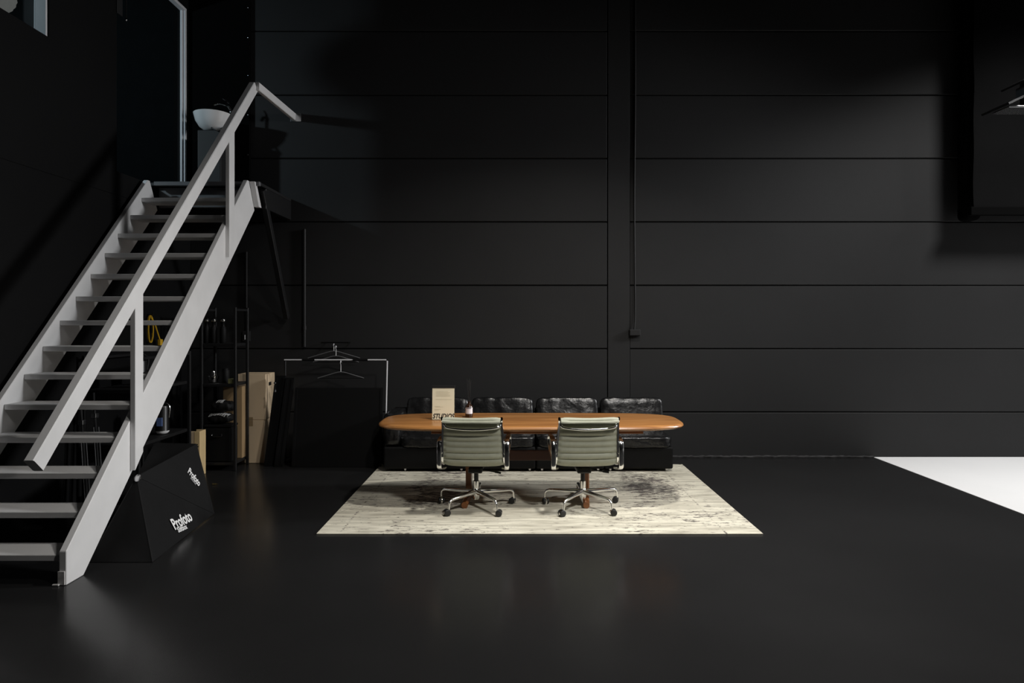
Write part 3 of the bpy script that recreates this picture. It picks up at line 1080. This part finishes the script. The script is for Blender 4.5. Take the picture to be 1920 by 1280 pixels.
# flasks on the top shelf
fl = None
for i, (px, lab) in enumerate(((388, 'glossy black flask with silver cap, left of three on the shelf'), (401, 'glossy black flask with silver cap, middle of three on the shelf'),
                               (418, 'glossy black flask with silver cap, right of three on the shelf'))):
    p = at(px, 640, 7.2)
    if fl is None:
        fl = thing('flask', lab, 'flask', (p.x, 7.2, 1.3605), 0, 'flasks on the shelf')
        obj('body', lathe(NB(), [(0.030, 0), (0.034, 0.004), (0.034, 0.15), (0.028, 0.175), (0.022, 0.185)], n=18), 'nylon_black', fl, True, 50)
        cp_ = obj('neck', lathe(NB(), [(0.020, 0.185), (0.020, 0.225), (0.026, 0.23), (0.026, 0.265), (0.018, 0.272)], n=18), 'gas_black', fl, True, 50)
        obj('cap_ring', lathe(NB(), [(0.0265, 0.236), (0.028, 0.240), (0.028, 0.252), (0.0265, 0.256)], n=18), 'chrome', cp_, True, 50)
    else:
        f2 = copy_tree(fl)
        f2.location = (p.x, 7.2, 1.3605)
        f2['label'] = lab
# chrome reflector dish and canister on the middle shelf
p = at(380.5, 712, 7.15)
rd = thing('reflector_dish', 'small chrome lamp reflector with glass bulb on the middle shelf', 'reflector', (AX0 + 0.075, 7.16, 0.9305))
obj('dish', lathe(NB(), [(0.02, 0.0), (0.045, 0.01), (0.058, 0.05), (0.06, 0.075), (0.055, 0.075), (0.05, 0.05), (0.02, 0.02)], n=20), 'chrome', rd, True, 50)
obj('bulb', lathe(NB(), [(0.012, 0.02), (0.02, 0.06), (0.026, 0.10), (0.018, 0.13), (0.003, 0.14)], n=16), 'chrome', rd, True)
tag(obj('canister', lathe(NB(), [(0.038, 0), (0.04, 0.003), (0.04, 0.13), (0.034, 0.14), (0.03, 0.14), (0.03, 0.155), (0.02, 0.158)], (AX0 + 0.19, 7.2, 0.9305), 20), 'grey_plastic' if False else 'nylon_black', None, True, 50),
    'black canister beside the chrome reflector on the middle shelf', 'canister')
sbx = thing('small_carton', 'tiny olive coloured carton at the right end of the middle shelf', 'box', (AX1 - 0.055, 7.1, 0.9305))
obj('carton', box(NB(), -0.032, 0.032, -0.03, 0.05, 0, 0.042, 0.002, 1), 'olive_box', sbx)
obj('lid', box(NB(), -0.033, 0.033, -0.031, 0.051, 0.0425, 0.05, 0.002, 1), 'olive_box', sbx)
# bottom shelf: carton, black case, two bags
cx0 = AX0 + 0.13
tl = thing('tall_carton', 'tall brown carton standing at the back of the bottom shelf', 'box', (cx0 + 0.105, 7.325, 0.0905))
obj('carton', box(NB(), -0.105, 0.105, -0.05, 0.045, 0, 0.785, 0.003, 1), 'cardboard_shaded', tl)
obj('flap', box(NB(), -0.104, 0.104, -0.049, -0.004, 0.7855, 0.789), 'cardboard_shaded', tl)
obj('flap', box(NB(), -0.104, 0.104, 0.0, 0.044, 0.7855, 0.789), 'cardboard_shaded', tl)
cs = thing('equipment_case', 'black fabric equipment case on the bottom shelf', 'case', (AX0 + 0.165, 7.16, 0.0905))
obj('body', box(NB(), -0.145, 0.145, -0.11, 0.08, 0, 0.37, 0.02, 3), 'cloth_black', cs)
obj('lid', box(NB(), -0.147, 0.147, -0.112, 0.082, 0.371, 0.40, 0.012, 3), 'cloth_black', cs)
obj('handle', tube(NB(), smooth_path([(-0.05, -0.113, 0.30), (-0.045, -0.125, 0.28), (0.045, -0.125, 0.28), (0.05, -0.113, 0.30)], 4), 0.007, 6), 'gas_black', cs)


def bag(label, locv, sx, sy, sz, seed, rz, logo_x, logo_w):
    t = thing('folded_bag', label, 'bag', locv, rz, 'black bags with white print')
    o = obj('body', cushion(sx, sy, sz, seed, [], 0.012, 2.6), 'nylon_black', t, True, 180)
    o.location = (0, 0, sz / 2)
    bm = NB()
    rr = random.Random(seed)

    def top(x, y):
        k = 1 - abs(2 * x / sx) ** 2.6 - abs(2 * y / sy) ** 2.6
        return sz / 2 * max(k, 0.02) ** (1 / 2.6) + 0.013
    x = logo_x
    while x < logo_x + logo_w:
        ww = rr.uniform(0.012, 0.03)
        y0_, y1_ = -sy * (0.46 + rr.uniform(-0.03, 0.0)), -sy * 0.12 + rr.uniform(-0.02, 0.01)
        prev = None
        for k in range(7):
            y = y0_ + (y1_ - y0_) * k / 6
            q = [bm.verts.new((xx, y, top(xx, y))) for xx in (x + 0.002 * k, x + ww + 0.002 * k)]
            if prev:
                bm.faces.new((prev[0], prev[1], q[1], q[0]))
            prev = q
        x += ww + 0.006
    bmesh.ops.solidify(bm, geom=bm.faces[:], thickness=0.002)
    obj('white_print', bm, 'print_white', o)
    return t


bag('flattened black bag with a torn white print, lying on the case', (AX0 + 0.160, 7.16, 0.500), 0.27, 0.20, 0.10, 3, R(-4), -0.10, 0.20)
bag('black pointed bag with a small white print, topmost on the shelf case', (AX0 + 0.185, 7.16, 0.618), 0.25, 0.20, 0.12, 4, R(6), -0.05, 0.07)
# pale wooden box
wp = at(368, 808, 6.82)
wb_ = thing('wooden_crate', 'pale wooden box with black marks standing before the shelf rack', 'crate', (wp.x, 6.86, 0.0005))
obj('front_board', box(NB(), -0.012, 0.045, -0.06, -0.045, 0, 0.462, 0.002, 1), 'pale_wood', wb_)
obj('side_board', box(NB(), 0.030, 0.045, -0.044, 0.06, 0, 0.462, 0.002, 1), 'pale_wood', wb_)
obj('back_board', box(NB(), -0.050, 0.045, 0.061, 0.075, 0, 0.462, 0.002, 1), 'pale_wood', wb_)
obj('corner_board', box(NB(), -0.050, -0.013, -0.056, -0.042, 0, 0.462, 0.002, 1), 'cardboard', wb_)
bm = NB()
for k in range(7):
    box(bm, 0.018, 0.026 + 0.006 * (k % 2), -0.0612, -0.0602, 0.20 + 0.02 * k, 0.213 + 0.02 * k)
obj('stencil', bm, 'ink', wb_)

# equipment on the side rack
fh = thing('flash_head', 'black studio flash head with blue label and white glass on the side rack', 'flash head', (BX1 - 0.085, 6.30, 0.5205))
mm = Matrix.Rotation(R(180), 3, 'X')
FZ = 0.137
obj('body', lathe(NB(), [(0.02, -0.14), (0.055, -0.135), (0.06, -0.12), (0.06, 0.09), (0.064, 0.10)], (0, 0, FZ), 20, mm), 'gas_black', fh, True, 50)
obj('glass_front', lathe(NB(), [(0.063, 0.1005), (0.060, 0.112), (0.045, 0.128), (0.02, 0.136)], (0, 0, FZ), 20, mm), 'ceramic', fh, True)
obj('blue_label', box(NB(), -0.022, 0.030, -0.0635, -0.052, 0.085, 0.165, 0.001, 1), 'blue', fh)
obj('yoke', tube(NB(), smooth_path([(-0.062, 0, 0.16), (-0.068, 0, 0.27), (0, 0, 0.305), (0.068, 0, 0.27), (0.062, 0, 0.16)], 5), 0.006, 6, (0, 1, 0)), 'steel', fh, True)
f2 = copy_tree(fh)
f2.location = (BX1 - 0.12, 5.98, 1.0005)
f2.rotation_euler = (0, 0, R(24))
f2['label'] = 'black studio flash head on the upper level of the side rack'
gb = thing('storage_box', 'dark grey plastic storage box on the side rack', 'box', (-3.60, 6.35, 1.0005))
obj('tub', box(NB(), -0.12, 0.12, -0.12, 0.12, 0, 0.075, 0.006, 2), 'grey_plastic', gb)
obj('lid', box(NB(), -0.127, 0.127, -0.127, 0.127, 0.0755, 0.09, 0.004, 2), 'grey_plastic', gb)
# folded light stands
for i, (x, y, lab) in enumerate(((-3.62, 5.58, 'folded steel light stand leaning nearest under the stairs'), (-3.56, 5.66, 'folded steel light stand leaning against the side rack post'))):
    t = thing('light_stand', lab, 'light stand', (x, y, 0), 0, 'folded light stands')
    top = Vector((-0.10, 0.06, 0.92 + 0.06 * i))
    obj('pole', tube(NB(), [(0, 0, 0.01), top], 0.010, 8), 'black_steel', t, True)
    for k in range(3):
        a = R(120 * k + 20)
        v = Vector((math.cos(a), math.sin(a), 0)) * 0.022
        obj('leg', tube(NB(), [v + Vector((0, 0, 0.005)), v + top * 0.7], 0.006, 6), 'black_steel', t, True)
    obj('clamp', box(NB(), top.x * 0.8 - 0.022, top.x * 0.8 + 0.022, top.y * 0.8 - 0.022, top.y * 0.8 + 0.022, top.z * 0.8 - 0.02, top.z * 0.8 + 0.02, 0.004), 'steel', t)
# yellow cable on a hook on the left wall
yc = thing('yellow_cable', 'coiled yellow cable with plug hanging on the side wall', 'cable', (LW + 0.035, 6.86, 1.30))
coil = []
for i in range(60):
    a = 2 * math.pi * i / 20
    coil.append((0.006 * math.sin(i * 0.7), 0.045 * math.cos(a) - 0.02, 0.22 + 0.14 * math.sin(a)))
obj('coil', tube(NB(), coil, 0.006, 6, (1, 0, 0)), 'yellow', yc, True)
obj('loose_end', tube(NB(), smooth_path([(0.01, -0.03, 0.34), (0.02, 0.02, 0.28), (0.03, 0.055, 0.19), (0.035, 0.10, 0.10)], 6), 0.007, 6, (1, 0, 0)), 'yellow', yc, True)
obj('plug', box(NB(), 0.012, 0.05, 0.085, 0.135, 0.03, 0.11, 0.008), 'yellow', yc)
obj('wall_hook', tube(NB(), [(-0.034, -0.02, 0.37), (0.02, -0.02, 0.365), (0.03, -0.02, 0.385)], 0.006, 6), 'black_steel', yc)

# softbox lying under the stairs
sx_ = thing('softbox', 'black fabric pyramid softbox with white logos on the floor', 'softbox', (-2.60, 4.9, 0))
so2 = Vector(sx_.location)
P = Vector((-2.700, 4.70, 0.495))
V1 = Vector((-2.405, 4.37, 0.004))
V2 = Vector((-2.490, 5.45, 0.010))
V3 = Vector((-2.700, 5.58, 0.560))
V4 = Vector((-3.02, 5.52, 0.580))
V5 = Vector((-3.10, 5.45, 0.006))
V0 = Vector((-2.83, 4.37, 0.004))
Pb = Vector((-2.80, 4.98, 0.500))


def tri_patch(bm, a, b, c, sag, n=10):
    nrm = (b - a).cross(c - a).normalized()
    g = {}
    for i in range(n + 1):
        for j in range(n + 1 - i):
            u, v = i / n, j / n
            w_ = 1 - u - v
            p = a * w_ + b * u + c * v
            k = 27 * u * v * w_
            p = p - nrm * sag * k + nrm * 0.005 * min(1, k * 2) * noise.noise(p * 6)
            g[i, j] = bm.verts.new(p - so2)
    for i in range(n):
        for j in range(n - i):
            bm.faces.new((g[i, j], g[i + 1, j], g[i, j + 1]))
            if i + j < n - 1:
                bm.faces.new((g[i + 1, j], g[i + 1, j + 1], g[i, j + 1]))


bm = NB()
tri_patch(bm, P, V1, V2, 0.004)
tri_patch(bm, P, V2, V3, 0.004)
tri_patch(bm, P, V3, V4, 0.02)
tri_patch(bm, P, V4, Pb, 0.0)
tri_patch(bm, Pb, V4, V5, 0.02)
tri_patch(bm, Pb, V5, V0, 0.02)
tri_patch(bm, P, Pb, V0, 0.0)
tri_patch(bm, P, V0, V1, 0.02)
bmesh.ops.remove_doubles(bm, verts=bm.verts[:], dist=0.0005)
obj('fabric', bm, 'nylon_black', sx_, True, 40)
bm = NB()
for a, b in ((P, V1), (P, V2), (V2, V3), (V3, V4), (P, V0)):
    tube(bm, [a - so2, b - so2], 0.004, 6, (0.3, 0.2, 0.9))
obj('seam_piping', bm, 'nylon_black', sx_, True)
obj('speed_ring', lathe(NB(), [(0.018, 0), (0.026, 0.004), (0.026, 0.012), (0.018, 0.015)], P - so2 + Vector((0.02, -0.014, -0.012)), 16,
                        Matrix.Rotation(R(60), 3, 'X')), 'steel', sx_, True)


def face_text(name, body, size, a, b, c, pos, xdir, mat_, off, sx=1.0, bold=0.002):
    nrm = (b - a).cross(c - a).normalized()
    x = Vector(xdir)
    x = (x - nrm * x.dot(nrm)).normalized()
    y = nrm.cross(x)
    m = basis(pos + nrm * off - so2, x, y)
    return text_mesh(name, body, size, mat_, m, sx_, bold=bold, sx=sx, extrude=0.0004)


def on_plane(px, py, a, b, c):
    nrm = (b - a).cross(c - a).normalized()
    o = Vector((0, 0, H))
    d = Vector(((px - VX) / F, 1, -(py - VY) / F))
    t = (a - o).dot(nrm) / d.dot(nrm)
    return o + d * t


q1 = on_plane(326, 994, P, V1, V2)
q2 = on_plane(362, 974, P, V1, V2)
xd = q2 - q1
face_text('logo', 'Profoto', 0.118, P, V1, V2, (q1 + q2) / 2, xd, 'print_white', 0.004, 0.80, 0.0030)
q3 = on_plane(333, 999, P, V1, V2)
q4 = on_plane(352, 990, P, V1, V2)
face_text('logo', 'Softbox', 0.055, P, V1, V2, (q3 + q4) / 2, q4 - q3, 'print_white', 0.004, 0.8, 0.0015)
q1 = on_plane(350, 884, P, V2, V3)
q2 = on_plane(373, 913, P, V2, V3)
face_text('logo', 'Profoto', 0.085, P, V2, V3, (q1 + q2) / 2, q2 - q1, 'print_white', 0.004, 0.62, 0.0024)
q1 = on_plane(353, 893, P, V2, V3)
q2 = on_plane(369, 913, P, V2, V3)
face_text('logo', 'Softbox', 0.04, P, V2, V3, (q1 + q2) / 2, q2 - q1, 'print_grey', 0.004, 0.62, 0.001)
cpk = thing('cable_plug', 'small brass cable plug lying on the floor by the rack', 'plug', at(402, 909, 6.44))
cpk.location.z = 0.0
obj('barrel', tube(NB(), [(-0.02, 0, 0.009), (0.012, 0.004, 0.009)], 0.008, 8), 'brass', cpk, True)
obj('tip', tube(NB(), [(0.013, 0.004, 0.009), (0.032, 0.006, 0.009)], 0.004, 8), 'brass', cpk, True)

# black boards leaning by the wall
def lean_board(label, x0, x1, yb, yt, z1, th, shx=0.0):
    t = thing('leaning_board', label, 'board', (x0, yb, 0), 0, 'black boards leaning by the wall')
    bm = NB()
    box(bm, 0, x1 - x0, 0, th, 0.001, z1, 0.003, 1)
    for v in bm.verts:
        k = v.co.z / z1
        v.co.y += k * (yt - yb)
        v.co.x += k * shx
    obj('panel', bm, 'board_black', t)
    for xx in (0.0, x1 - x0 - 0.03):
        bm = box(NB(), xx, xx + 0.03, -0.004, -0.0005, 0.02, z1 - 0.02, 0.001, 1)
        for v in bm.verts:
            k = v.co.z / z1
            v.co.y += k * (yt - yb)
            v.co.x += k * shx
        obj('edge_tape', bm, 'cloth_black', t)
    return t


lean_board('wide black board leaning in front of the garment rack', -2.45, -1.47, 7.22, 7.34, 0.86, 0.02)
lean_board('narrow black board leaning beside the cardboard boxes', -2.775, -2.66, 7.28, 7.38, 0.99, 0.03, 0.09)
lean_board('narrow black board leaning between box and wide board', -2.65, -2.555, 7.24, 7.36, 0.97, 0.03, 0.09)
ck = thing('clip', 'small metal clip on the narrow black board', 'clip', at(516, 733, 7.31))
obj('jaw', box(NB(), -0.010, 0.010, -0.01, 0.0, -0.012, 0.018, 0.002, 1), 'steel', ck)
obj('grip', box(NB(), -0.014, 0.010, -0.012, 0.0, 0.082, 0.10, 0.002, 1), 'steel', ck)
obj('bar', box(NB(), -0.004, 0.004, -0.010, 0.0, 0.0185, 0.0815, 0.001, 1), 'gas_black', ck)

# garment rack with hangers
gx0, gx1 = (533 - VX) * 7.44 / F, (724 - VX) * 7.44 / F
gr = thing('garment_rack', 'chrome and black garment rack behind the leaning boards', 'rack', ((gx0 + gx1) / 2, 7.5, 0))
go = Vector(gr.location)
zr = H - (674.5 - VY) * 7.44 / F
obj('rail', tube(NB(), [(gx0 - go.x, -0.06, zr), (gx1 - go.x, -0.06, zr)], 0.008, 10), 'frame_white', gr, True)
obj('upright', tube(NB(), [(gx1 - go.x - 0.012, -0.06, 0.03), (gx1 - go.x + 0.012, -0.06, zr - 0.010)], 0.0085, 10, (1, 0, 0)), 'frame_white', gr, True)
obj('upright', tube(NB(), [(gx0 - go.x + 0.01, -0.06, 0.03), (gx0 - go.x + 0.01, -0.06, zr - 0.012)], 0.011, 10, (1, 0, 0)), 'black_steel', gr, True)
for x in (gx0 - go.x + 0.02, gx1 - go.x - 0.02):
    obj('base_foot', box(NB(), x - 0.02, x + 0.02, -0.07, 0.17, 0.0005, 0.029, 0.004), 'black_steel', gr)
for fa, fb in ((0.178, 0.298), (0.675, 0.82)):
    obj('rail_sleeve', tube(NB(), [(gx0 - go.x + fa * (gx1 - gx0), -0.06, zr), (gx0 - go.x + fb * (gx1 - gx0), -0.06, zr)], 0.0135, 10), 'board_black', gr, True)
pg = thing('wall_rail', 'short black rail on the wall that holds the hangers', 'rail', (at(628, 645, 7.6).x, 7.60, 1.355))
obj('bar', tube(NB(), [(-0.16, 0, 0), (0.16, 0, 0)], 0.008, 8), 'board_black', pg, True)
for x in (-0.14, 0.14):
    obj('bracket', tube(NB(), [(x, 0.008, 0), (x, WALL - 7.60 - 0.001, 0)], 0.006, 8), 'board_black', pg, True)


def hanger(label, px, pyk, d, half, material, hook):
    p = at(px, pyk, d)
    t = thing('clothes_hanger', label, 'hanger', p, 0, 'clothes hangers on the rack')
    obj('shoulders', tube(NB(), smooth_path([(-half, 0, -half * 0.27), (-half * 0.5, 0, -half * 0.12), (0, 0, 0), (half * 0.5, 0, -half * 0.12), (half, 0, -half * 0.27)], 4), 0.0055, 8, (0, 1, 0)), material, t, True)
    obj('hook', tube(NB(), smooth_path([(0, 0, 0), (0, 0, hook * 0.6), (0, -0.018, hook * 0.8), (0, 0.0, hook), (0, 0.022, hook * 0.85)], 5), 0.0040, 8, (1, 0, 0)), 'frame_white', t, True)
    obj('cross_bar', tube(NB(), [(-half, 0, -half * 0.27), (half, 0, -half * 0.27)], 0.004, 8, (0, 1, 0)), 'board_black', t, True)
    return t


hanger('grey clothes hanger on the rear rail, hook highest', 626, 658, 7.60, 0.30, 'grey_plastic', 0.085)
hanger('grey clothes hanger just above the chrome rail', 630, 667, 7.52, 0.26, 'grey_plastic', 0.115)
hanger('grey clothes hanger hanging below the chrome rail', 639, 697, 7.42, 0.26, 'grey_plastic', 0.125)

# ================================================================== RIGHT SIDE
# hanging black drape
hp = thing('hanging_drape', 'black cloth drape with bottom bar hanging before the wall', 'drape', (5.1, 7.40, 2.78))
ho = Vector(hp.location)
DY = 7.40
hx0 = (1826 - VX) * DY / F
bm = NB()
nx_, nz_ = 40, 24
gr_ = []
for i in range(nx_ + 1):
    row = []
    for k in range(nz_ + 1):
        x = hx0 + (8.8 - hx0) * i / nx_
        z = 2.86 + (TOP - 0.05 - 2.86) * k / nz_
        y = DY + 0.020 * math.sin(x * 5.5 + 0.6 * math.sin(z * 1.3)) * (0.4 + 0.6 * k / nz_) + 0.02 * noise.noise(Vector((x * 2, 0, z * 2)))
        row.append(bm.verts.new(Vector((x, y, z)) - ho))
    gr_.append(row)
for i in range(nx_):
    for k in range(nz_):
        bm.faces.new((gr_[i][k], gr_[i + 1][k], gr_[i + 1][k + 1], gr_[i][k + 1]))
bmesh.ops.solidify(bm, geom=bm.faces[:], thickness=0.004)
obj('cloth', bm, 'cloth_black', hp, True)
zbar = H - (398 - VY) * DY / F
obj('bottom_bar', box(NB(), hx0 - 0.05 - ho.x, 8.8 - ho.x, -0.03, 0.03, zbar - 0.035 - ho.z, zbar + 0.06 - ho.z, 0.008), 'velvet_black', hp)
vx0 = (1797 - VX) * 7.62 / F
obj('side_shadow_strip', box(NB(), vx0 - ho.x, hx0 + 0.16 - ho.x, 7.48 - DY, 7.68 - DY, zbar - 0.07 - ho.z, TOP - 0.05 - ho.z, 0.06, 4), 'velvet_black', hp, True)  # dark strip added for the soft shadow left of the drape

# studio light with barn doors, hanging from the ceiling
LD = 5.6
lp = at(1935, 172, LD)
sl_ = thing('studio_light', 'black hanging studio light with barn doors near the right edge', 'studio light', lp)


def fl_(pxa, pya, pxb, pyb, dep, th):
    a = at(pxa, pya, LD) - lp
    b = at(pxb, pyb, LD) - lp
    bm = NB()
    dirv = (b - a).normalized()
    n2 = Vector((-dirv.z, 0, dirv.x)) * th
    prism(bm, [a + Vector((0, -dep, 0)), b + Vector((0, -dep * 0.7, 0)), b + Vector((0, dep * 0.7, 0)), a + Vector((0, dep, 0))], n2)
    return bm


obj('lower_door', fl_(1866, 207, 1932, 176, 0.16, 0.018), 'gas_black', sl_)
obj('upper_door', fl_(1899, 163, 1932, 146, 0.13, 0.016), 'gas_black', sl_)
a = at(1876, 207, LD) - lp
b = at(1960, 200, LD) - lp
obj('reflector_lip', box(NB(), a.x, b.x, -0.10, 0.10, a.z - 0.004, a.z + 0.012, 0.004), 'steel', sl_)
obj('head', box(NB(), 0.0, 0.36, -0.15, 0.15, -0.13, 0.13, 0.02, 3), 'black_steel', sl_)
obj('hanging_pole', tube(NB(), [(0.2, 0, 0.131), (0.2, 0, TOP - lp.z - 0.001)], 0.018, 10, (1, 0, 0)), 'black_steel', sl_, True)
obj('mesh_grille', box(NB(), -0.075, -0.0005, -0.09, 0.09, -0.035, 0.055, 0.01, 2), 'grey_plastic', sl_)
